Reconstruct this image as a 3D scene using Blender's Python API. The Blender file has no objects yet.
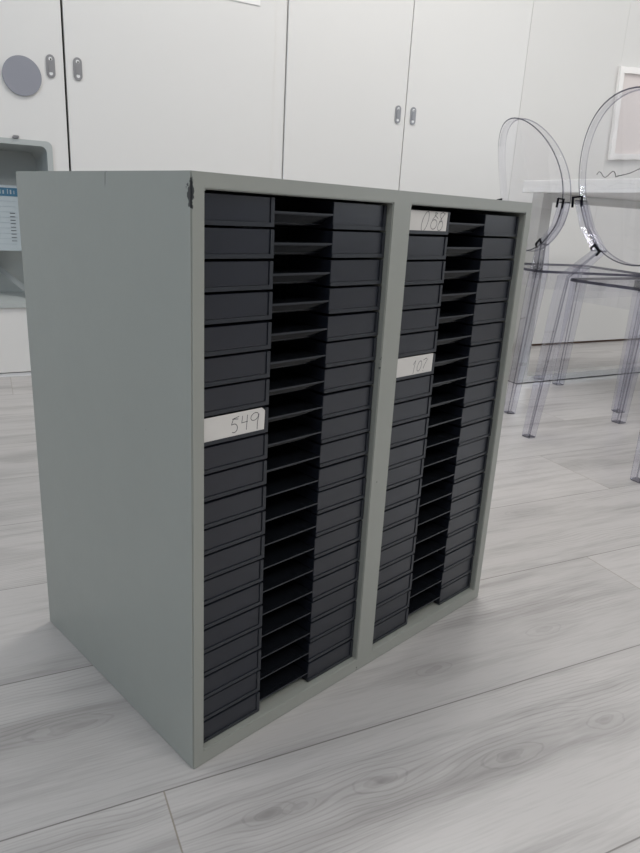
import bpy, bmesh, math, random
from mathutils import Vector, Matrix
random.seed(4)
S = bpy.context.scene
COL = S.collection
# ------------------------------------------------------------------ camera, world, light, exposure
cam = bpy.data.cameras.new('camera'); camo = bpy.data.objects.new('camera', cam); COL.objects.link(camo)
CP = Vector((-0.3391, -0.5063, 0.5929))
cr = Vector((0.717763, -0.694279, 0.052854)); cu = Vector((0.173075, 0.251425, 0.952277)); cf = Vector((0.674434, 0.674361, -0.300626))
camo.matrix_world = Matrix(((cr.x, cu.x, -cf.x, CP.x), (cr.y, cu.y, -cf.y, CP.y), (cr.z, cu.z, -cf.z, CP.z), (0, 0, 0, 1)))
cam.sensor_fit = 'VERTICAL'; cam.sensor_height = 36.0; cam.lens = 679.78 / 853 * 36.0
cam.clip_start = 0.02
S.camera = camo
S.view_settings.view_transform = 'Standard'; S.view_settings.look = 'None'
S.view_settings.gamma = 1.0; S.view_settings.use_curve_mapping = False
S.view_settings.exposure = 0.04
w = bpy.data.worlds.new('world'); S.world = w; w.use_nodes = True
w.node_tree.nodes['Background'].inputs[0].default_value = (0.62, 0.80, 1.0, 1)
w.node_tree.nodes['Background'].inputs[1].default_value = 1.0
# room frame: a runs along the back wall, b comes out of it towards the camera
ANG = math.radians(-15.8)
AV = Vector((math.cos(ANG), math.sin(ANG), 0)); NV = Vector((-AV.y, AV.x, 0)); P0 = Vector((3.1, 1.1, 0))
ROOM = Matrix.Translation(P0) @ Matrix.Rotation(ANG, 4, 'Z')          # local x = a, local -y = b
def Wp(a, b, z=0.0): return P0 + AV * a - NV * b + Vector((0, 0, z))
A0, A1, B1, CZ = -5.2, 2.2, 4.6, 2.7
def area(name, loc, rot, sx, sy, power, color):
    l = bpy.data.lights.new(name, 'AREA'); l.shape = 'RECTANGLE'; l.size = sx; l.size_y = sy; l.energy = power; l.color = color
    o = bpy.data.objects.new(name, l); COL.objects.link(o); o.location = loc; o.rotation_euler = rot; return o
LAMPS = [(-1.6, 0.95), (-1.6, 3.75), (-4.0, 1.2), (-4.0, 3.75), (0.9, 1.2), (0.9, 3.2)]
LP = [27, 30, 8, 18, 13, 5]
for (a, b), e in zip(LAMPS, LP):
    area('ceiling_panel_light', Wp(a, b, CZ - 0.035), (0, 0, ANG), 1.16, 0.56, e, (1.0, 0.982, 0.962))
area('unseen_window_light', Wp(A0 + 0.02, 2.2, 1.6), (0, math.radians(-90), ANG), 1.3, 2.2, 11, (0.48, 0.72, 1.0))
area('unseen_window_light', Wp(A1 - 0.02, 3.2, 1.55), (0, math.radians(90), ANG), 1.2, 2.2, 24, (0.93, 0.965, 1.0))  # light of the unseen right window, added to brighten the cabinet front

# ------------------------------------------------------------------ materials
class NT:
    def __init__(s, name):
        s.m = bpy.data.materials.new(name); s.m.use_nodes = True; s.t = s.m.node_tree
        s.b = s.t.nodes['Principled BSDF']
    def n(s, typ, **kw):
        x = s.t.nodes.new(typ)
        for k, v in kw.items(): setattr(x, k, v)
        return x
    def put(s, sock, v):
        if isinstance(v, bpy.types.NodeSocket): s.t.links.new(v, sock)
        elif isinstance(v, (tuple, list)): sock.default_value = tuple(v) + ((1,) if len(v) == 3 and sock.type == 'RGBA' else ())
        else: sock.default_value = v
    def math(s, op, a, b=0.0, c=None, clamp=False):
        x = s.n('ShaderNodeMath', operation=op, use_clamp=clamp); s.put(x.inputs[0], a); s.put(x.inputs[1], b)
        if c is not None: s.put(x.inputs[2], c)
        return x.outputs[0]
    def coord(s): return s.n('ShaderNodeTexCoord').outputs['Object']
    def sep(s, v):
        x = s.n('ShaderNodeSeparateXYZ'); s.put(x.inputs[0], v); return x.outputs
    def comb(s, x, y, z=0.0):
        c = s.n('ShaderNodeCombineXYZ'); s.put(c.inputs[0], x); s.put(c.inputs[1], y); s.put(c.inputs[2], z); return c.outputs[0]
    def noise(s, v, scale, detail=3.0, rough=0.5, dist=0.0):
        x = s.n('ShaderNodeTexNoise'); s.put(x.inputs['Vector'], v); x.inputs['Scale'].default_value = scale
        x.inputs['Detail'].default_value = detail; x.inputs['Roughness'].default_value = rough; x.inputs['Distortion'].default_value = dist
        return x.outputs['Fac']
    def mix(s, f, a, b):
        x = s.n('ShaderNodeMix', data_type='RGBA'); s.put(x.inputs[0], f); s.put(x.inputs[6], a); s.put(x.inputs[7], b); return x.outputs[2]
    def smooth(s, v, lo, hi, a=0.0, b=1.0):
        x = s.n('ShaderNodeMapRange', interpolation_type='SMOOTHSTEP'); s.put(x.inputs[0], v)
        for i, q in enumerate((lo, hi, a, b)): x.inputs[1 + i].default_value = q
        return x.outputs[0]
    def bump(s, h, strength, dist=0.001):
        x = s.n('ShaderNodeBump'); x.inputs['Strength'].default_value = strength; x.inputs['Distance'].default_value = dist
        s.put(x.inputs['Height'], h); s.t.links.new(x.outputs[0], s.b.inputs['Normal'])
def mat(name, col, rough=0.5, metal=0.0, var=0.06, vscale=8.0, bump=0.0, bscale=300.0, spec=0.5):
    k = NT(name); c = k.coord(); f = k.noise(c, vscale)
    lo = tuple(x * (1 - var) for x in col); hi = tuple(min(1, x * (1 + var)) for x in col)
    k.put(k.b.inputs['Base Color'], k.mix(f, lo, hi)); k.b.inputs['Roughness'].default_value = rough
    k.b.inputs['Metallic'].default_value = metal; k.b.inputs['Specular IOR Level'].default_value = spec
    if bump: k.bump(k.noise(c, bscale, 2), bump)
    return k.m
M = {}
M['wall'] = mat('white_wall_paint', (0.69, 0.68, 0.66), 0.55, var=0.015, vscale=2)
M['wall_grey'] = mat('grey_wall_paint', (0.27, 0.27, 0.28), 0.6, var=0.02, vscale=2)
M['ceiling'] = mat('ceiling_paint', (0.78, 0.78, 0.77), 0.8, var=0.01)
M['door'] = mat('white_door_laminate', (0.70, 0.69, 0.67), 0.38, var=0.012, vscale=1.5)
M['gap'] = mat('dark_gap', (0.07, 0.068, 0.065), 0.8)
M['brown'] = mat('brown_gap', (0.13, 0.075, 0.05), 0.8)
M['steel'] = mat('dull_steel', (0.30, 0.30, 0.31), 0.38, 0.75, bump=0.05)
M['white_plastic'] = mat('white_plastic', (0.75, 0.75, 0.75), 0.4)
M['disc'] = mat('grey_disc_plastic', (0.26, 0.265, 0.30), 0.5, var=0.05)
M['tray'] = mat('grey_tray_plastic', (0.42, 0.445, 0.435), 0.4, var=0.05, vscale=3)
M['traydark'] = mat('darker_tray_plastic', (0.25, 0.27, 0.27), 0.4)
M['black'] = mat('black_drawer_plastic', (0.0085, 0.0105, 0.017), 0.45, spec=0.35, var=0.15, vscale=60, bump=0.10, bscale=900)
M['lip'] = mat('black_drawer_lip', (0.021, 0.024, 0.030), 0.34, spec=0.45, var=0.15, vscale=60)
M['panel'] = mat('black_label_panel', (0.0085, 0.0105, 0.0175), 0.28, spec=0.65, var=0.25, vscale=35, bump=0.10, bscale=900)
M['gloss'] = mat('glossy_black_recess', (0.006, 0.007, 0.009), 0.18, var=0.2, spec=0.35)
M['card'] = mat('off_white_card', (0.62, 0.60, 0.57), 0.7, var=0.06, vscale=40)
M['ink'] = mat('grey_ink', (0.05, 0.05, 0.06), 0.7)
M['paper'] = mat('pale_paper', (0.42, 0.47, 0.49), 0.8, var=0.03)
M['blue'] = mat('blue_print', (0.05, 0.15, 0.24), 0.7)
M['greyprint'] = mat('grey_print', (0.33, 0.38, 0.41), 0.7)
M['pink'] = mat('pale_pink_mount', (0.72, 0.66, 0.64), 0.85, var=0.03)
M['frame'] = mat('white_textured_frame', (0.86, 0.84, 0.82), 0.6, bump=0.5, bscale=120)
M['chrome'] = mat('brushed_chrome', (0.55, 0.55, 0.54), 0.18, 0.9, var=0.1, vscale=6)
M['table'] = mat('white_table_laminate', (0.84, 0.83, 0.81), 0.35, var=0.01)
M['notebook'] = mat('grey_notebook_cover', (0.22, 0.23, 0.25), 0.5)
M['black_wire'] = mat('black_wire', (0.02, 0.02, 0.02), 0.4)

def cabinet_paint():
    k = NT('grey_green_enamel'); c = k.coord(); x, y, z = k.sep(c)
    f = k.noise(c, 5, 4)
    base = k.mix(f, (0.272, 0.282, 0.256), (0.300, 0.310, 0.282))
    # pits and dents scattered over the enamel
    v = k.n('ShaderNodeTexVoronoi'); k.put(v.inputs['Vector'], c); v.inputs['Scale'].default_value = 17
    pit = k.smooth(v.outputs['Distance'], 0.018, 0.034, 1, 0)
    pick = k.smooth(k.noise(c, 9, 1), 0.52, 0.60)
    pit = k.math('MULTIPLY', pit, pick)
    # chipped paint along the vertical front edges
    ex = k.math('MINIMUM', k.math('ABSOLUTE', x), k.math('MINIMUM', k.math('ABSOLUTE', k.math('SUBTRACT', x, 0.262)), k.math('ABSOLUTE', k.math('SUBTRACT', x, 0.543))))
    edge = k.math('MULTIPLY', k.smooth(ex, 0.0006, 0.0030, 1, 0), k.smooth(k.math('ABSOLUTE', y), 0.001, 0.004, 1, 0))
    chip = k.math('MULTIPLY', edge, k.smooth(k.noise(c, 70, 3), 0.66, 0.71))
    # one larger chip at the near top corner
    dx = k.math('DIVIDE', k.math('ADD', x, 0.0), 0.0032); dz = k.math('DIVIDE', k.math('SUBTRACT', z, 0.603), 0.016); dy = k.math('DIVIDE', y, 0.008)
    d = k.math('SQRT', k.math('ADD', k.math('ADD', k.math('MULTIPLY', dx, dx), k.math('MULTIPLY', dz, dz)), k.math('MULTIPLY', dy, dy)))
    d = k.math('ADD', d, k.math('MULTIPLY', k.math('SUBTRACT', k.noise(c, 160, 3), 0.5), 2.2))
    big = k.smooth(d, 0.62, 0.82, 1, 0)
    # a thin scratch on the top edge of the side panel
    sy = k.math('ABSOLUTE', k.math('SUBTRACT', k.math('ADD', y, k.math('MULTIPLY', z, 0.1)), 0.2095))
    scr = k.math('MULTIPLY', k.smooth(sy, 0.0003, 0.0008, 1, 0), k.smooth(z, 0.603, 0.610))
    dark = k.math('MAXIMUM', k.math('MAXIMUM', pit, chip), k.math('MAXIMUM', big, scr))
    k.put(k.b.inputs['Base Color'], k.mix(dark, base, (0.03, 0.032, 0.034)))
    k.put(k.b.inputs['Roughness'], k.math('ADD', 0.30, k.math('MULTIPLY', k.noise(c, 30, 3), 0.12)))
    k.bump(k.math('SUBTRACT', k.noise(c, 140, 2), k.math('MULTIPLY', dark, 2.0)), 0.10)
    return k.m
M['enamel'] = cabinet_paint()

def floor_material():
    k = NT('pale_washed_oak_planks'); X, Y, Z = k.sep(k.coord())
    g = math.radians(-18.9); cg, sg = math.cos(g), math.sin(g)
    s = k.math('ADD', k.math('MULTIPLY', X, cg), k.math('MULTIPLY', Y, sg))
    t = k.math('ADD', k.math('MULTIPLY', X, -sg), k.math('MULTIPLY', Y, cg))
    PW, PL, T0 = 0.2395, 1.38, -0.0155
    q = k.math('DIVIDE', k.math('SUBTRACT', t, T0), PW)
    row = k.math('FLOOR', q); ft = k.math('SUBTRACT', q, row)
    off = k.math('MULTIPLY', k.math('FRACT', k.math('MULTIPLY', k.math('ADD', row, 1.0), 0.383)), PL)
    sq = k.math('DIVIDE', k.math('ADD', k.math('ADD', s, 0.036), off), PL)
    colu = k.math('FLOOR', sq); fs = k.math('SUBTRACT', sq, colu)
    et = k.math('MULTIPLY', k.math('MINIMUM', ft, k.math('SUBTRACT', 1.0, ft)), PW)
    es = k.math('MULTIPLY', k.math('MINIMUM', fs, k.math('SUBTRACT', 1.0, fs)), PL)
    gt = k.smooth(et, 0.0004, 0.0013, 1, 0); gs = k.smooth(es, 0.0004, 0.0013, 1, 0)
    wn = k.n('ShaderNodeTexWhiteNoise', noise_dimensions='2D'); k.put(wn.inputs['Vector'], k.comb(row, colu))
    rnd = wn.outputs['Value']
    # knots that bend the grain round them (s, t, half length, half width)
    knots = [(68, 727, .05, .016), (382, 780, .035, .014), (269, 813, .03, .011), (513, 755, .045, .014), (606, 720, .03, .014), (544, 630, .035, .012), (434, 669, .03, .010), (520, 262 + 250, .04, .012), (300, 806, .02, .008)]
    rings = None; tw = t
    for i, (px, py, L, Wd) in enumerate(knots):
        d = cf + cr * ((px - 320) / 679.78) - cu * ((py - 426.5) / 679.78); h = CP - d * (CP.z / d.z)
        s0 = h.x * cg + h.y * sg; t0 = -h.x * sg + h.y * cg
        ds = k.math('DIVIDE', k.math('SUBTRACT', s, s0), L); dt = k.math('DIVIDE', k.math('SUBTRACT', t, t0), Wd)
        r2 = k.math('ADD', k.math('MULTIPLY', ds, ds), k.math('MULTIPLY', dt, dt))
        fall = k.math('DIVIDE', 1.0, k.math('ADD', 1.0, k.math('MULTIPLY', r2, 0.35)))
        tw = k.math('ADD', tw, k.math('MULTIPLY', k.math('MULTIPLY', dt, -Wd * 0.9), k.math('MULTIPLY', fall, fall)))
        nz = k.noise(k.comb(s, k.math('MULTIPLY', t, 2.5)), 28, 2)
        rad = k.math('SQRT', k.math('ADD', r2, k.math('MULTIPLY', nz, 1.0)))
        core = k.math('MAXIMUM', k.smooth(rad, 0.45, 1.10, 1, 0), k.math('MULTIPLY', k.smooth(k.math('SINE', k.math('MULTIPLY', rad, 17.0)), 0.1, 1.0), k.smooth(rad, 1.0, 2.1, 0.55, 0)))
        halo = k.math('MULTIPLY', k.smooth(r2, 0.0, 9.0, 1, 0), 0.22)
        m1 = k.math('MAXIMUM', k.math('MULTIPLY', core, 0.75), halo)
        rings = m1 if rings is None else k.math('MAXIMUM', rings, m1)
    off3 = k.math('MULTIPLY', rnd, 37.0)
    gv = k.comb(k.math('MULTIPLY', s, 2.4), k.math('MULTIPLY', tw, 42.0), off3)
    wob = k.noise(k.comb(k.math('MULTIPLY', s, 5.0), k.math('MULTIPLY', tw, 7.0), off3), 1.0, 2)
    broad = k.noise(k.comb(k.math('MULTIPLY', s, 1.1), k.math('ADD', k.math('MULTIPLY', tw, 13.0), k.math('MULTIPLY', wob, 1.4)), off3), 1.0, 3)
    fine = k.noise(gv, 1.0, 5, 0.65)
    vfine = k.noise(k.comb(k.math('MULTIPLY', s, 22.0), k.math('MULTIPLY', tw, 420.0), off3), 1.0, 2)
    wave = k.math('SINE', k.math('MULTIPLY', k.math('ADD', tw, k.math('MULTIPLY', wob, 0.045)), 980.0))
    wmask = k.smooth(k.noise(k.comb(k.math('MULTIPLY', s, 2.2), k.math('MULTIPLY', t, 9.0), off3), 1.0, 1), 0.46, 0.66)
    lines = k.math('MULTIPLY', k.smooth(wave, 0.35, 1.0), k.math('MULTIPLY', wmask, 0.24))
    v = k.math('ADD', k.math('MULTIPLY', k.smooth(broad, 0.46, 0.78), 0.42), k.math('MULTIPLY', k.smooth(fine, 0.42, 0.78), 0.42))
    v = k.math('ADD', v, k.math('MULTIPLY', k.math('SUBTRACT', vfine, 0.5), 0.55)); v = k.math('ADD', v, lines)
    v = k.math('ADD', v, rings, clamp=True)
    base = k.mix(rnd, (0.462, 0.442, 0.430), (0.422, 0.405, 0.395))
    c1 = k.mix(v, base, (0.205, 0.194, 0.188))
    c2 = k.mix(gt, c1, (0.17, 0.16, 0.15)); c3 = k.mix(k.math('MULTIPLY', gs, 0.8), c2, (0.22, 0.19, 0.15))
    k.put(k.b.inputs['Base Color'], c3)
    k.put(k.b.inputs['Roughness'], k.math('ADD', 0.29, k.math('MULTIPLY', v, 0.14)))
    gap = k.math('MAXIMUM', gt, gs)
    k.bump(k.math('SUBTRACT', k.math('MULTIPLY', v, -0.5), k.math('MULTIPLY', gap, 2.5)), 0.16, 0.0008)
    return k.m
M['floor'] = floor_material()

def clear_plastic(name, tint, glass):
    k = NT(name)
    k.b.inputs['Base Color'].default_value = tint + (1,)
    k.b.inputs['Roughness'].default_value = 0.01; k.b.inputs['IOR'].default_value = 1.45
    k.b.inputs['Transmission Weight'].default_value = 1.0
    tr = k.n('ShaderNodeBsdfTransparent'); tr.inputs[0].default_value = tint + (1,)
    mx = k.n('ShaderNodeMixShader'); k.put(mx.inputs[0], k.math('ADD', glass, k.math('MULTIPLY', k.noise(k.coord(), 12, 1), 0.04)))
    k.t.links.new(tr.outputs[0], mx.inputs[1]); k.t.links.new(k.b.outputs[0], mx.inputs[2])
    out = [n for n in k.t.nodes if n.type == 'OUTPUT_MATERIAL'][0]; k.t.links.new(mx.outputs[0], out.inputs[0])
    return k.m
M['clear'] = clear_plastic('clear_polycarbonate', (0.93, 0.93, 0.965), 0.10)
M['sheet'] = clear_plastic('clear_polycarbonate_sheet', (0.98, 0.98, 0.99), 0.08)
M['edge'] = clear_plastic('painted_edge_refraction', (0.50, 0.50, 0.56), 0.08)  # same clear plastic, tinted darker to paint in refraction lines along edges
M['rimedge'] = clear_plastic('painted_rim_refraction', (0.16, 0.16, 0.20), 0.15)  # dark refracted outline of the backrest rim, put into the tint
M['seatedge'] = clear_plastic('painted_seat_refraction', (0.14, 0.14, 0.19), 0.2)  # dark refracted line round the seat, put into the tint
M['refract_dark'] = clear_plastic('painted_joint_refraction', (0.05, 0.05, 0.09), 0.20)  # near-black tint painting the refraction seen at the leg joints

# ------------------------------------------------------------------ mesh helpers
def obj(name, bm, mats, parent=None, smooth=False, matrix=None):
    me = bpy.data.meshes.new(name); bmesh.ops.recalc_face_normals(bm, faces=bm.faces); bm.to_mesh(me); bm.free()
    for m in (mats if isinstance(mats, list) else [mats]): me.materials.append(m)
    if smooth:
        me.polygons.foreach_set('use_smooth', [True] * len(me.polygons))
        me.set_sharp_from_angle(angle=math.radians(32))
    o = bpy.data.objects.new(name, me); COL.objects.link(o)
    if parent: o.parent = parent
    if matrix is not None: o.matrix_world = matrix
    return o
def thing(name, label, cat, matrix=None, group=None):
    o = bpy.data.objects.new(name, None); COL.objects.link(o); o.empty_display_size = 0.05
    if matrix is not None: o.matrix_world = matrix
    return tag(o, label, cat, group)
def tag(o, label, cat, group=None):
    o['label'] = label; o['category'] = cat
    if group: o['group'] = group
    return o
def struct(o): o['kind'] = 'structure'; return o
def box(bm, x0, x1, y0, y1, z0, z1, mi=0, bev=0.0):
    vs = [bm.verts.new(p) for p in ((x0, y0, z0), (x1, y0, z0), (x1, y1, z0), (x0, y1, z0), (x0, y0, z1), (x1, y0, z1), (x1, y1, z1), (x0, y1, z1))]
    fs = [bm.faces.new([vs[i] for i in q]) for q in ((0, 3, 2, 1), (4, 5, 6, 7), (0, 1, 5, 4), (1, 2, 6, 5), (2, 3, 7, 6), (3, 0, 4, 7))]
    for f in fs: f.material_index = mi
    if bev:
        r = bmesh.ops.bevel(bm, geom=list({e for f in fs for e in f.edges}), offset=bev, segments=2, affect='EDGES', profile=0.5)
        for f in r['faces']: f.material_index = mi
    return fs
def prism(bm, pts, y0, y1, mi=0, axis='y'):
    """closed outline in (x,z) swept from y0 to y1"""
    P = (lambda u, v, d: (u, d, v)) if axis == 'y' else ((lambda u, v, d: (u, v, d)) if axis == 'z' else (lambda u, v, d: (d, u, v)))
    a = [bm.verts.new(P(u, v, y0)) for u, v in pts]; b = [bm.verts.new(P(u, v, y1)) for u, v in pts]
    n = len(pts); fs = [bm.faces.new(a), bm.faces.new(b[::-1])]
    for i in range(n): fs.append(bm.faces.new((a[i], b[i], b[(i + 1) % n], a[(i + 1) % n])))
    for f in fs: f.material_index = mi
    return fs
def loft(bm, rings, closed=False, mi=0):
    R = [[bm.verts.new(p) for p in r] for r in rings]; n = len(R[0]); m = len(R); fs = []
    for i in range(m if closed else m - 1):
        A, B = R[i], R[(i + 1) % m]
        for j in range(n): fs.append(bm.faces.new((A[j], A[(j + 1) % n], B[(j + 1) % n], B[j])))
    if not closed: fs += [bm.faces.new(R[0][::-1]), bm.faces.new(R[-1])]
    for f in fs: f.material_index = mi
def tube(bm, pts, r, seg=8, mi=0):
    pts = [Vector(p) for p in pts]; rings = []
    for i, p in enumerate(pts):
        d = (pts[min(i + 1, len(pts) - 1)] - pts[max(i - 1, 0)]).normalized()
        u = d.orthogonal().normalized() if i == 0 else (u - d * u.dot(d)).normalized()
        v = d.cross(u); rings.append([p + (u * math.cos(2 * math.pi * k / seg) + v * math.sin(2 * math.pi * k / seg)) * r for k in range(seg)])
    loft(bm, rings, mi=mi)
def capsule(w, h, n=10, cx=0.0, cz=0.0):
    r = w / 2; out = []
    for i in range(n + 1): a = math.pi * i / n; out.append((cx + r * math.cos(a), cz + h / 2 - r + r * math.sin(a)))
    for i in range(n + 1): a = math.pi + math.pi * i / n; out.append((cx + r * math.cos(a), cz - h / 2 + r + r * math.sin(a)))
    return out
def circle(cx, cz, r, n=40): return [(cx + r * math.cos(2 * math.pi * i / n), cz + r * math.sin(2 * math.pi * i / n)) for i in range(n)]
def rrect(x0, x1, z0, z1, r, n=6):
    out = []
    for cx, cz, a0 in ((x1 - r, z1 - r, 0), (x0 + r, z1 - r, 90), (x0 + r, z0 + r, 180), (x1 - r, z0 + r, 270)):
        for i in range(n + 1):
            a = math.radians(a0 + 90 * i / n); out.append((cx + r * math.cos(a), cz + r * math.sin(a)))
    return out

# ------------------------------------------------------------------ the room (meshes in room frame: x = a, y = -b)
def rbox(name, a0, a1, b0, b1, z0, z1, m, bev=0.0):
    bm = bmesh.new(); box(bm, a0, a1, -b1, -b0, z0, z1, bev=bev); return obj(name, bm, m, matrix=ROOM)
bm = bmesh.new(); cs = [Wp(A0 - .1, B1 + .1), Wp(A1 + .1, B1 + .1), Wp(A1 + .1, -0.35), Wp(A0 - .1, -0.35)]
top = [bm.verts.new((c.x, c.y, 0)) for c in cs]; bot = [bm.verts.new((c.x, c.y, -0.08)) for c in cs]
bm.faces.new(top); bm.faces.new(bot[::-1])
for i in range(4): bm.faces.new((top[i], bot[i], bot[(i + 1) % 4], top[(i + 1) % 4]))
struct(obj('floor', bm, M['floor']))
struct(rbox('ceiling', A0 - .1, A1 + .1, -0.35, B1 + .1, CZ, CZ + 0.1, M['ceiling']))
struct(rbox('wall_front', A0 - .1, A1 + .1, B1, B1 + .1, 0, CZ, M['wall_grey']))
bm = bmesh.new()                                                     # right wall with an unseen window opening, added to brighten the cabinet front
for q in ((-B1, -4.35, 0, CZ), (-2.05, .35, 0, CZ), (-4.35, -2.05, 0, .92), (-4.35, -2.05, 2.17, CZ)): box(bm, A1, A1 + .1, *q)
struct(obj('wall_right', bm, M['wall'], matrix=ROOM))
bm = bmesh.new()
for q in ((-4.35, -4.29, .92, 2.17), (-2.11, -2.05, .92, 2.17), (-3.23, -3.17, .98, 2.11), (-4.29, -2.11, .92, .98), (-4.29, -2.11, 2.11, 2.17)): box(bm, A1 + .02, A1 + .08, *q)
struct(obj('added_window_2', bm, M['white_plastic'], matrix=ROOM))  # frame of the unseen window added for its light
bm = bmesh.new()                                                     # left wall with a window opening
for q in ((-B1, -3.4, 0, CZ), (-1.0, .35, 0, CZ), (-3.4, -1.0, 0, .9), (-3.4, -1.0, 2.3, CZ)): box(bm, A0 - .1, A0, q[0], q[1], q[2], q[3])
struct(obj('wall_left', bm, M['wall'], matrix=ROOM))
bm = bmesh.new()
for q in ((-3.4, -3.34, .9, 2.3), (-1.06, -1.0, .9, 2.3), (-2.23, -2.17, .96, 2.24), (-3.34, -1.06, .9, .96), (-3.34, -1.06, 2.24, 2.3)): box(bm, A0 - .08, A0 - .02, *q)
struct(obj('window_1', bm, M['white_plastic'], matrix=ROOM))
struct(rbox('wall_back', A0 - .1, A1 + .1, -0.35, -0.30, 0, CZ, M['wall']))
# flush wall panels right of the wardrobes, with hairline joints
bm = bmesh.new()
for a0, a1 in ((-.565, .0215), (.0230, .60), (.603, 1.2), (1.203, A1)): box(bm, a0, a1, 0.0, .30, 0.012, CZ, bev=0.0004)
box(bm, -.565, A1, 0.0009, .29, 0.012, CZ - .01)
struct(obj('wall_panelling', bm, M['wall'], matrix=ROOM)).name = 'wall_right_panels'
struct(rbox('trim_1', -1.7548, -1.7072, -.30, -0.006, 0.012, CZ, M['door'], 0.001))
struct(rbox('baseboard_back', -1.75, A1, -.30, -0.010, 0, 0.012, M['brown']))
struct(rbox('baseboard_left', A0, -1.752, -.30, -0.004, 0, 0.012, M['white_plastic']))

# ------------------------------------------------------------------ built-in wardrobes
def handle(parent, a, z):
    bm = bmesh.new(); prism(bm, capsule(.026, .066, cx=a, cz=z), -.0035, .001)
    prism(bm, capsule(.013, .034, cx=a, cz=z), -.0055, -.003)
    for dz in (-.0205, .0205): prism(bm, circle(a, z + dz, .0055, 16), -.0042, -.0034, 1)
    prism(bm, circle(a + .001, z + .0195, .0026, 12), -.0048, -.0041, 2)
    obj('handle', bm, [M['steel'], M['white_plastic'], M['gap']], parent, True, ROOM)
def door(parent, a0, a1, z0=0.016, z1=2.62, hole=None):
    bm = bmesh.new()
    if hole:
        h0, h1, k0, k1 = hole
        box(bm, a0, h0, 0, .02, z0, z1); box(bm, h1, a1, 0, .02, z0, z1); box(bm, h0, h1, 0, .02, z0, k0); box(bm, h0, h1, 0, .02, k1, z1)
    else: box(bm, a0, a1, 0, .02, z0, z1, bev=0.0012)
    return obj('door', bm, M['door'], parent, False, ROOM)
def wardrobe(a0, a1, label):
    t = thing('built_in_wardrobe', label, 'wardrobe')
    bm = bmesh.new(); box(bm, a0 + .001, a1 - .001, .2405, .298, .014, CZ - .002); box(bm, a0 + .001, a0 + .019, .021, .24, .014, CZ - .002); box(bm, a1 - .019, a1 - .001, .021, .24, .014, CZ - .002)
    box(bm, a0 + .0195, a1 - .0195, .021, .24, 2.63, CZ - .002); box(bm, a0 + .0195, a1 - .0195, .021, .24, .014, .0158)
    obj('carcass', bm, M['gap'], t, False, ROOM)
    return t
HZ = .983
w1 = wardrobe(-3.20, -1.754, 'white built-in wardrobe at left with grey disc and open grey tray niche')
NI = (-3.02, -2.535, .245, .752)
d = door(w1, -3.198, -2.4765, hole=NI)
handle(d, -2.515, HZ - .003)
bm = bmesh.new(); prism(bm, circle(-2.600, .942, .056, 48), -.006, .0); disc = obj('round_cover', bm, M['disc'], d, True, ROOM)
disc['label'] = 'round grey cover disc'
# the moulded grey tray let into the door
a0, a1, z0, z1 = NI
bm = bmesh.new()
outer = rrect(a0 - .008, a1 + .008, z0 - .008, z1 + .007, .016); inner = rrect(a0 + .006, a1 - .006, z0 + .006, z1 - .006, .020)
n = len(outer)
def ring(pts, y): return [bm.verts.new((u, y, v)) for u, v in pts]
back = rrect(a0 + .018, a1 - .018, z0 + .018, z1 - .016, .030)
R = [ring(outer, 0.0), ring(outer, -.006), ring(inner, -.006), ring(inner, .01), ring(back, .19)]
for A, B in zip(R, R[1:]):
    for j in range(n): bm.faces.new((A[j], A[(j + 1) % n], B[(j + 1) % n], B[j]))
bm.faces.new(R[-1])
tr = obj('recessed_tray', bm, M['tray'], d, True, ROOM); tr['label'] = 'open grey plastic tray niche with rounded corners'
tr.modifiers.new('s', 'SOLIDIFY').thickness = -0.002
bm = bmesh.new(); prism(bm, rrect(-2.640, -2.622, .762, .770, .003), -.012, -.0005)
obj('catch', bm, M['steel'], d, False, ROOM)
bm = bmesh.new()                                                     # sloping rib in the lower part of the tray
loft(bm, [[(-2.74, .172, .375), (-2.715, .172, .375), (-2.715, .186, .375), (-2.74, .186, .375)], [(-2.615, .06, .262), (-2.59, .06, .262), (-2.59, .074, .262), (-2.615, .074, .262)]])
obj('tray_rib', bm, M['traydark'], d, False, ROOM)
d = door(w1, -2.4695, -1.756); handle(d, -2.434, HZ)
w2 = wardrobe(-1.706, -.5655, 'white built-in wardrobe with two plain doors behind the grey cabinet')
d = door(w2, -1.704, -1.1735); handle(d, -1.208, HZ - .002)
d = door(w2, -1.1695, -.5662); handle(d, -1.134, HZ)

# sheet of paper standing in the tray
bm = bmesh.new(); X0, X1, Z0, Z1 = -2.93, -2.632, .415, .622
box(bm, X0, X1, 0, .0006, Z0, Z1)
box(bm, X0 + .004, X1, -.0006, 0, Z1 - .034, Z1 - .008, 1)
for i in range(9): box(bm, X0 + .01, X1 - .006 - (i % 3) * .004, -.0005, 0, Z1 - .050 - i * .017, Z1 - .0486 - i * .017, 2)
for i in range(9): box(bm, X1 - .028, X1 - .012, -.0007, -.0005, .446 + i * .011, .448 + i * .011, 3)
for i, q in enumerate((0, .011, .019, .033, .041, .055, .062)): box(bm, X1 - .012 - q, X1 - .0095 - q + (i % 2) * .002, -.0011, -.0006, Z1 - .027, Z1 - .016 + (i % 3) * .002, 2)
pap = obj('paper_sheet', bm, [M['paper'], M['blue'], M['greyprint'], M['ink']], None, False, ROOM @ Matrix.Translation((0, .065, 0)))
tag(pap, 'printed paper sheet with blue heading standing in the grey wall tray', 'paper')
# paper notice on the wardrobe door, only its lower edge in the picture
bm = bmesh.new(); box(bm, -2.10, -1.815, -.0025, -.0003, 1.262, 1.48)
tag(obj('paper_notice', bm, M['table'], None, False, ROOM), 'white paper notice stuck high on the wardrobe door, at the top picture edge', 'notice')

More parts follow.
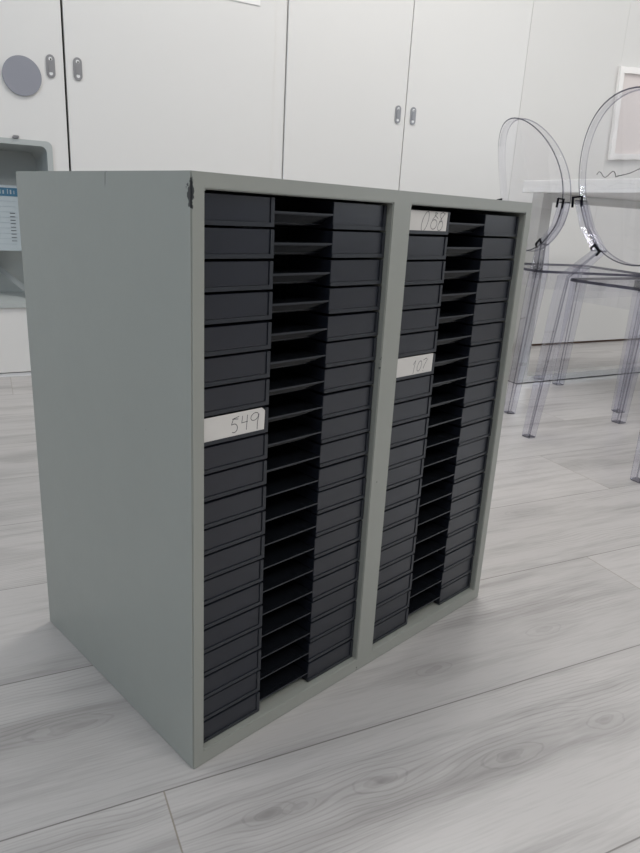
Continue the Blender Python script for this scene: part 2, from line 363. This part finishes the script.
# picture on the wall above the table
bm = bmesh.new(); n = 14
def ragged(x0, x1, z0, z1, amp):
    out = []
    for (ax, az), (bx_, bz) in (((x0, z0), (x1, z0)), ((x1, z0), (x1, z1)), ((x1, z1), (x0, z1)), ((x0, z1), (x0, z0))):
        for i in range(n):
            f = i / n; out.append((ax + (bx_ - ax) * f + random.uniform(-amp, amp), az + (bz - az) * f + random.uniform(-amp, amp)))
    return out
o_, i_ = ragged(0, .33, 0, .405, .0022), ragged(.022, .308, .026, .379, .0012)
V = [ring(o_, .0), ring(o_, -.016), ring(i_, -.020), ring(i_, -.008)]
for A, B in zip(V, V[1:]):
    for j in range(len(A)): bm.faces.new((A[j], A[(j + 1) % len(A)], B[(j + 1) % len(A)], B[j]))
bm.faces.new(V[0][::-1])
PM = ROOM @ Matrix.Translation((.040, -.001, .911)) @ Matrix.Rotation(math.radians(-4.2), 4, 'Y')
pic = thing('wall_picture', 'white rough-edged picture frame with blank pale pink mount hung on wall above table', 'picture', PM)
obj('picture_frame', bm, M['frame'], pic, True).matrix_parent_inverse.identity()
bm = bmesh.new(); box(bm, .020, .310, -.009, -.006, .024, .381); obj('mount', bm, M['pink'], pic)

# ------------------------------------------------------------------ table with chrome loop legs
TA, TB0, TB1 = -.972, .505, 2.05
tbl = thing('table', 'white table with flat chrome loop legs standing behind the clear chairs', 'table', ROOM @ Matrix.Translation((TA, -TB0, 0)))
TM = ROOM
def tpart(name, bm, m, parent=tbl, sm=False): return obj(name, bm, m, parent, sm, TM)
bm = bmesh.new(); box(bm, TA, TA + .95, -TB1, -TB0, .700, .742, bev=.0015); tpart('tabletop', bm, M['table'])
for b in (.585, 1.93):
    bm = bmesh.new(); L0, L1, c = TA + .002, TA + .93, .06
    P = [(L0, .004), (L1, .004), (L1, .699), (L0, .699)]; Q = [(L0 + .050, .028), (L1 - .050, .028), (L1 - .050, .670), (L0 + .050, .670)]
    F = [[bm.verts.new((u, y, v)) for u, v in K] for K, y in ((P, -b - .025), (P, -b + .025), (Q, -b + .025), (Q, -b - .025))]
    for i in range(4):
        A, B = F[i], F[(i + 1) % 4]
        for j in range(4): bm.faces.new((A[j], A[(j + 1) % 4], B[(j + 1) % 4], B[j]))
    lg = tpart('leg', bm, M['chrome'])
    bm = bmesh.new(); box(bm, L0 + .002, L1 - .002, -b - .024, -b + .024, 0, .0039); tpart('floor_strip', bm, M['black'], lg)
nb = bmesh.new(); box(nb, -.90, -.70, -1.36, -1.00, .7422, .756, bev=.002)
tag(obj('notebook', nb, M['notebook'], None, False, ROOM), 'flat grey notebook lying on the white table below the picture', 'notebook')
bm = bmesh.new(); pts = []
for i in range(90):
    f = i / 89; b = .80 + f * .50
    pts.append((-.925 + .006 * math.sin(f * 25), -b + .010 * math.cos(f * 34), .760 + .010 * math.sin(f * 61 + 3 * math.sin(f * 17)) * (1 - f * .55) + (.006 if .15 < f < .4 else .0) * math.sin((f - .15) * 12.5)))
tube(bm, pts, .0014, 6)
tag(obj('thin_cord', bm, M['black_wire'], None, True, ROOM), 'thin dark tangled cord lying along the edge of the white table', 'cord')

# ------------------------------------------------------------------ clear chairs
MX, ZT, ZB, YM, LEAN, CURV = .2, .903, .504, -.216, .254, .042
ZM, HZm = (ZT + ZB) / 2, (ZT - ZB) / 2
def med(x, z): return Vector((x, YM - LEAN * (z - ZM) + CURV * (x / MX) ** 2, z))
def medth(th, k=1.0): return med(MX * k * math.sin(th), ZM + HZm * k * math.cos(th))
def chair(label, x, y, deg, group):
    t = thing('clear_chair', label, 'chair', Matrix.Translation((x, y, 0)) @ Matrix.Rotation(math.radians(deg - 90), 4, 'Z'), group)
    m = M['clear']; I = Matrix.Identity(4)
    # backrest: thin curved oval sheet
    bm = bmesh.new(); N, K = 64, 6; front = []; backv = []
    for side, store in ((.0025, front), (-.0025, backv)):
        c = bm.verts.new(med(0, ZM) + Vector((0, side, 0))); store.append([c])
        for r in range(1, K + 1): store.append([bm.verts.new(medth(2 * math.pi * i / N, .98 * r / K) + Vector((0, side, 0))) for i in range(N)])
        for i in range(N): bm.faces.new((c, store[1][i], store[1][(i + 1) % N]))
        for r in range(1, K):
            for i in range(N): bm.faces.new((store[r][i], store[r + 1][i], store[r + 1][(i + 1) % N], store[r][(i + 1) % N]))
    for i in range(N): bm.faces.new((front[K][i], backv[K][i], backv[K][(i + 1) % N], front[K][(i + 1) % N]))
    obj('backrest', bm, M['sheet'], t, True)
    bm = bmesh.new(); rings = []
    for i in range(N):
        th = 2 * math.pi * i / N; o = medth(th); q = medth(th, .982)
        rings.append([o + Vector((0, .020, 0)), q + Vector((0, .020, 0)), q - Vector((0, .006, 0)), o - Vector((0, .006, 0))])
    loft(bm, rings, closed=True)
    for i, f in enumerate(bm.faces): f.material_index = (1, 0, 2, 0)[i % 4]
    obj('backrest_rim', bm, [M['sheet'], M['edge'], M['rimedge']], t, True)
    # seat slab and the apron below it
    def outline(dx, r=.04):
        pts = [(.172 - dx, -.205 + dx), (.205 - dx, .205 - dx), (-.205 + dx, .205 - dx), (-.172 + dx, -.205 + dx)]; out = []
        for i, (px, py) in enumerate(pts):
            a = Vector(pts[i - 1]) - Vector((px, py)); b = Vector(pts[(i + 1) % 4]) - Vector((px, py)); a.normalize(); b.normalize()
            for kk in range(7):
                f = kk / 6; p = Vector((px, py)) + a * r * (1 - f) ** 2 + b * r * f ** 2; out.append((p.x, p.y))
        return out
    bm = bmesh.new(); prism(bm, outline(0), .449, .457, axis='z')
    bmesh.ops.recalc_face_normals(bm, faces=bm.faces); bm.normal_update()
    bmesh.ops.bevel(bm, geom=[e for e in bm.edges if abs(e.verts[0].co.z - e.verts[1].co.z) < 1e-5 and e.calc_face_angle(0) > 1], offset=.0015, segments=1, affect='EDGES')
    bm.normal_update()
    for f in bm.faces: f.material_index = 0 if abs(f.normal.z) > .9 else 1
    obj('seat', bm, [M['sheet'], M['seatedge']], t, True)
    bm = bmesh.new(); oo, ii = outline(.006), outline(.011)
    rr = [[bm.verts.new((u, v, z)) for u, v in q] for q, z in ((oo, .4485), (oo, .400), (ii, .400), (ii, .4485))]
    for k4 in range(4):
        A, B = rr[k4], rr[(k4 + 1) % 4]
        for j in range(len(A)): bm.faces.new((A[j], A[(j + 1) % len(A)], B[(j + 1) % len(A)], B[j]))
    obj('apron', bm, M['sheet'], t, True)
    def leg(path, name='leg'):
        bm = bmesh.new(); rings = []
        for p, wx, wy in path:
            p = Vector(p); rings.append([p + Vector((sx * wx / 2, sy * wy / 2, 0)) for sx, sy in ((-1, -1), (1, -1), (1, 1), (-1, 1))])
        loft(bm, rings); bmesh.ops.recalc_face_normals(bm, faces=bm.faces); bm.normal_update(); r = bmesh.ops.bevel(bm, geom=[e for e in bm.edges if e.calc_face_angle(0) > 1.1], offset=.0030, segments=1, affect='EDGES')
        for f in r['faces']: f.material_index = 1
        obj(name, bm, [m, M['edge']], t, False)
    for s in (-1, 1):
        j = [medth(math.pi - s * q) for q in (1.35, .98, .55)]
        p = [(j[0], .030, .024), (j[1], .032, .028), (j[2] + Vector((s * .004, -.004, 0)), .030, .032), (Vector((s * .168, -.200, .46)), .042, .042), (Vector((s * .170, -.206, .40)), .044, .042), (Vector((s * .183, -.242, 0)), .031, .029)]
        leg(p)
        leg([(Vector((s * .178, .176, .4485)), .046, .046), (Vector((s * .181, .174, .36)), .044, .044), (Vector((s * .187, .162, 0)), .034, .034)])
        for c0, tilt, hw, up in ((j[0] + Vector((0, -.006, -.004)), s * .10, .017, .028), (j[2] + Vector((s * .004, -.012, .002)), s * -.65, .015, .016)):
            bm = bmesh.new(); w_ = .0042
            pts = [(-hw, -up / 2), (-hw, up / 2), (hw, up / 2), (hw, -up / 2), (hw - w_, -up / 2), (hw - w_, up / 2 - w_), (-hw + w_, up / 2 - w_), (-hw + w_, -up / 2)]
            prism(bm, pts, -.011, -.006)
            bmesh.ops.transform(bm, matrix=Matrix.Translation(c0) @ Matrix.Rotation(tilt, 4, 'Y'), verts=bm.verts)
            obj('refraction_mark', bm, M['refract_dark'], t)  # dark bracket shape standing in for refraction at the joint, no real part
    return t
chair('clear plastic chair with oval back, farther away, partly behind grey cabinet', 1.912, .605, -31.2, 'clear oval-backed chairs')
chair('clear plastic chair with oval back at the right picture edge, standing nearest', 1.619, .164, -14.6, 'clear oval-backed chairs')

# ------------------------------------------------------------------ the grey card-drawer cabinet
W_, D_, H_ = .5590, .3695, .620
cab = thing('drawer_cabinet', 'grey-green metal cabinet with two bays of black shallow drawers standing on the floor', 'cabinet')
XS = [0, .0142, .262, .2942, .5430, W_]; ZS = [0, .019, .606, H_]; BD = .345
bm = bmesh.new()
g = {}
def V3(x, y, z):
    key = (round(x, 5), round(y, 5), round(z, 5))
    if key not in g: g[key] = bm.verts.new((x, y, z))
    return g[key]
for i in range(5):
    for j in range(3):
        x0, x1, z0, z1 = XS[i], XS[i + 1], ZS[j], ZS[j + 1]
        hole = j == 1 and i in (1, 3)
        if not hole: bm.faces.new([V3(x0, 0, z0), V3(x1, 0, z0), V3(x1, 0, z1), V3(x0, 0, z1)])
        else:
            y = BD; bm.faces.new([V3(x0, y, z0), V3(x1, y, z0), V3(x1, y, z1), V3(x0, y, z1)])
            for (ua, va), (ub, vb) in (((x0, z0), (x1, z0)), ((x1, z0), (x1, z1)), ((x1, z1), (x0, z1)), ((x0, z1), (x0, z0))):
                bm.faces.new([V3(ua, 0, va), V3(ub, 0, vb), V3(ub, y, vb), V3(ua, y, va)])
        bm.faces.new([V3(x0, D_, z0), V3(x0, D_, z1), V3(x1, D_, z1), V3(x1, D_, z0)])
    for z in (0, H_): bm.faces.new([V3(XS[i], 0, z), V3(XS[i + 1], 0, z), V3(XS[i + 1], D_, z), V3(XS[i], D_, z)])
for j in range(3):
    for x in (0, W_): bm.faces.new([V3(x, 0, ZS[j]), V3(x, 0, ZS[j + 1]), V3(x, D_, ZS[j + 1]), V3(x, D_, ZS[j])])
bmesh.ops.recalc_face_normals(bm, faces=bm.faces)
bmesh.ops.bevel(bm, geom=[e for e in bm.edges if e.calc_face_angle(0) > 1 and min(v.co.y for v in e.verts) < .3], offset=.0011, segments=2, affect='EDGES')
obj('housing', bm, M['enamel'], cab, True)

BW = .2476; NR = 20; PITCH = (ZS[2] - ZS[1] - .001) / NR; Y0 = .0075
C1, C2 = .0845, .1645                                              # edges of the open middle column
def drawer_body():
    bm = bmesh.new(); e = .0012; top = PITCH - .0022
    for x0, x1 in ((e, C1), (C2, BW - e)):
        xr = x1 - .0042
        box(bm, x0, x1, .0020, .30, .0006, top, 0)                   # block behind the label panel
        box(bm, xr, x1, 0, .0020, .0006, top, 1)                     # right lip
        box(bm, x0, xr, 0, .0020, .0006, .0046, 1)                   # bottom lip
    box(bm, C1, C2, .070, .30, .0006, top, 2)                        # back of the finger recess
    return bm
def grip_body():
    """ledge across the open column; underside slopes back and is ribbed"""
    bm = bmesh.new(); zt = .0152; z = zt - .0017; prof = [(.0010, zt), (.0010, z), (.0040, z)]; n = 5
    for i in range(n):
        y = .0040 + i * .0038; prof += [(y, z - .0011), (y + .0012, z - .0011), (y + .0012, z - .0022), (y + .0038, z - .0022)]; z -= .0022
    prof += [(.0695, z + .0006), (.0695, zt)]
    for f in prism(bm, prof, C1 + .0003, C2 - .0003, axis='x'):
        f.normal_update()
        c_ = f.calc_center_median(); f.material_index = 1 if (c_.z > zt - 1e-5 or (c_.y > .0045 and ((c_.y - .0040) % .0038) > .0006)) else 0  # alternating lip and gloss paints highlight and shade lines into the ribs
    return bm
def panel_body(x0, x1):
    bm = bmesh.new(); box(bm, x0, x1, .0012, .0019, .0049, PITCH - .0026); return bm
proto = obj('drawer', drawer_body(), [M['black'], M['lip'], M['gloss']], cab)
gp = obj('finger_ledge', grip_body(), [M['lip'], M['gloss']], proto)
pl = obj('label_panel', panel_body(.0016, C1 - .0046), M['panel'], proto)
pr = obj('label_panel', panel_body(C2 + .0004, BW - .0058), M['panel'], proto)
kids = [gp, pl, pr]
def poly(bm, pts, hw, y):
    for i in range(len(pts) - 1):
        a, b = Vector(pts[i]), Vector(pts[i + 1]); d = (b - a).normalized() * hw; nrm = Vector((-d.y, d.x))
        q = [a - d * .6 - nrm, b + d * .6 - nrm, b + d * .6 + nrm, a - d * .6 + nrm]
        f = bm.faces.new([bm.verts.new((v.x, y, v.y)) for v in q]); f.material_index = 1
def arc(cx, cz, rx, rz, a0, a1, n=12, sl=.0):
    out = []
    for i in range(n + 1):
        a = math.radians(a0 + (a1 - a0) * i / n); z = rz * math.sin(a); out.append((cx + rx * math.cos(a) + sl * z, cz + z))
    return out
def card(drw, strokes, x0=.0006, x1=.0800, clip=.004, drop=0):
    zt = PITCH - .0010 - drop; zb = .0042
    bm = bmesh.new(); prism(bm, [(x0, zb), (x1 - .0006, zb), (x1, zt - clip), (x1 - clip * 1.2, zt), (x0, zt)], .0002, .0007)
    for s in strokes: poly(bm, s, .00036, .0001)
    c = obj('label_card', bm, [M['card'], M['ink']], drw); c['label'] = 'white card with handwritten number'
n549 = [[(.0455, .0215), (.0395, .0222), (.0372, .0165)] + arc(.0405, .0125, .0042, .0045, 110, -120, 12), [(.0385, .0222), (.0465, .0240)],
        [(.0510, .0235), (.0500, .0165), (.0575, .0170)], [(.0572, .0238), (.0560, .0085)],
        arc(.0665, .0205, .0048, .0040, 20, 380, 16, .3), [(.0722, .0222), (.0702, .0140), (.0700, .0062)]]
n088 = [arc(.0365, .0150, .0055, .0112, -95, 265, 22, .35), arc(.0535, .0120, .0058, .0055, 0, 360, 16, .2), [(.0500, .0170), (.0545, .0210), (.0590, .0248), (.0555, .0256), (.0545, .0225), (.0610, .0190)],
        arc(.0665, .0105, .0045, .0055, 80, 440, 14, .3), [(.0640, .0150), (.0705, .0215), (.0745, .0250), (.0700, .0262), (.0655, .0245), (.0660, .0205), (.0695, .0160)]]
n107 = [[(.0400, .0175), (.0440, .0225), (.0405, .0060)], arc(.0525, .0145, .0040, .0065, 0, 360, 16, .3), [(.0600, .0215), (.0655, .0235), (.0680, .0215), (.0645, .0170), (.0615, .0125), (.0610, .0105)], [(.0608, .0068), (.0612, .0074)]]
first = True
for bay, bx in enumerate((.0142, .2947)):
    for r in range(NR):
        if first: dr = proto; first = False
        else:
            dr = proto.copy(); COL.objects.link(dr); dr.parent = cab
            for kchild in kids:
                c = kchild.copy(); COL.objects.link(c); c.parent = dr
        dr.location = (bx, Y0 + random.uniform(-.0006, .0006), ZS[2] - .0008 - (r + 1) * PITCH + random.uniform(-.0003, .0003) + .0006 - bay * .0026 * (1 - r / 19))
        if (bay, r) == (0, 7): card(dr, n549, clip=.0035)
        if (bay, r) == (1, 0): card(dr, n088, clip=.0003, drop=.0014)
        if (bay, r) == (1, 6): card(dr, n107, clip=.0008)

# ------------------------------------------------------------------ ceiling panel lamps
def emis():
    k = NT('lit_diffuser'); k.b.inputs['Emission Color'].default_value = (1, .97, .93, 1); k.b.inputs['Emission Strength'].default_value = 1.5; k.put(k.b.inputs['Base Color'], k.mix(k.noise(k.coord(), 5), (.8, .8, .8), (.85, .85, .85))); return k.m
M['emit'] = emis()
LW = iter(['above the plain wardrobe doors', 'behind the camera, in the middle', 'above the tray niche at left', 'behind the camera, on the window side', 'above the table and picture', 'behind the camera, on the right'])
for a, b in LAMPS:
    t = thing('ceiling_lamp', 'rectangular white ceiling panel lamp ' + next(LW), 'lamp', ROOM @ Matrix.Translation((a, -b, CZ)), 'ceiling panel lamps')
    bm = bmesh.new()
    for q in ((-.62, .62, -.32, -.29), (-.62, .62, .29, .32), (-.62, -.59, -.29, .29), (.59, .62, -.29, .29)): box(bm, *q, -.03, 0)
    obj('lamp_frame', bm, M['white_plastic'], t)
    bm = bmesh.new(); box(bm, -.59, .59, -.29, .29, -.012, 0); obj('diffuser', bm, M['emit'], t)
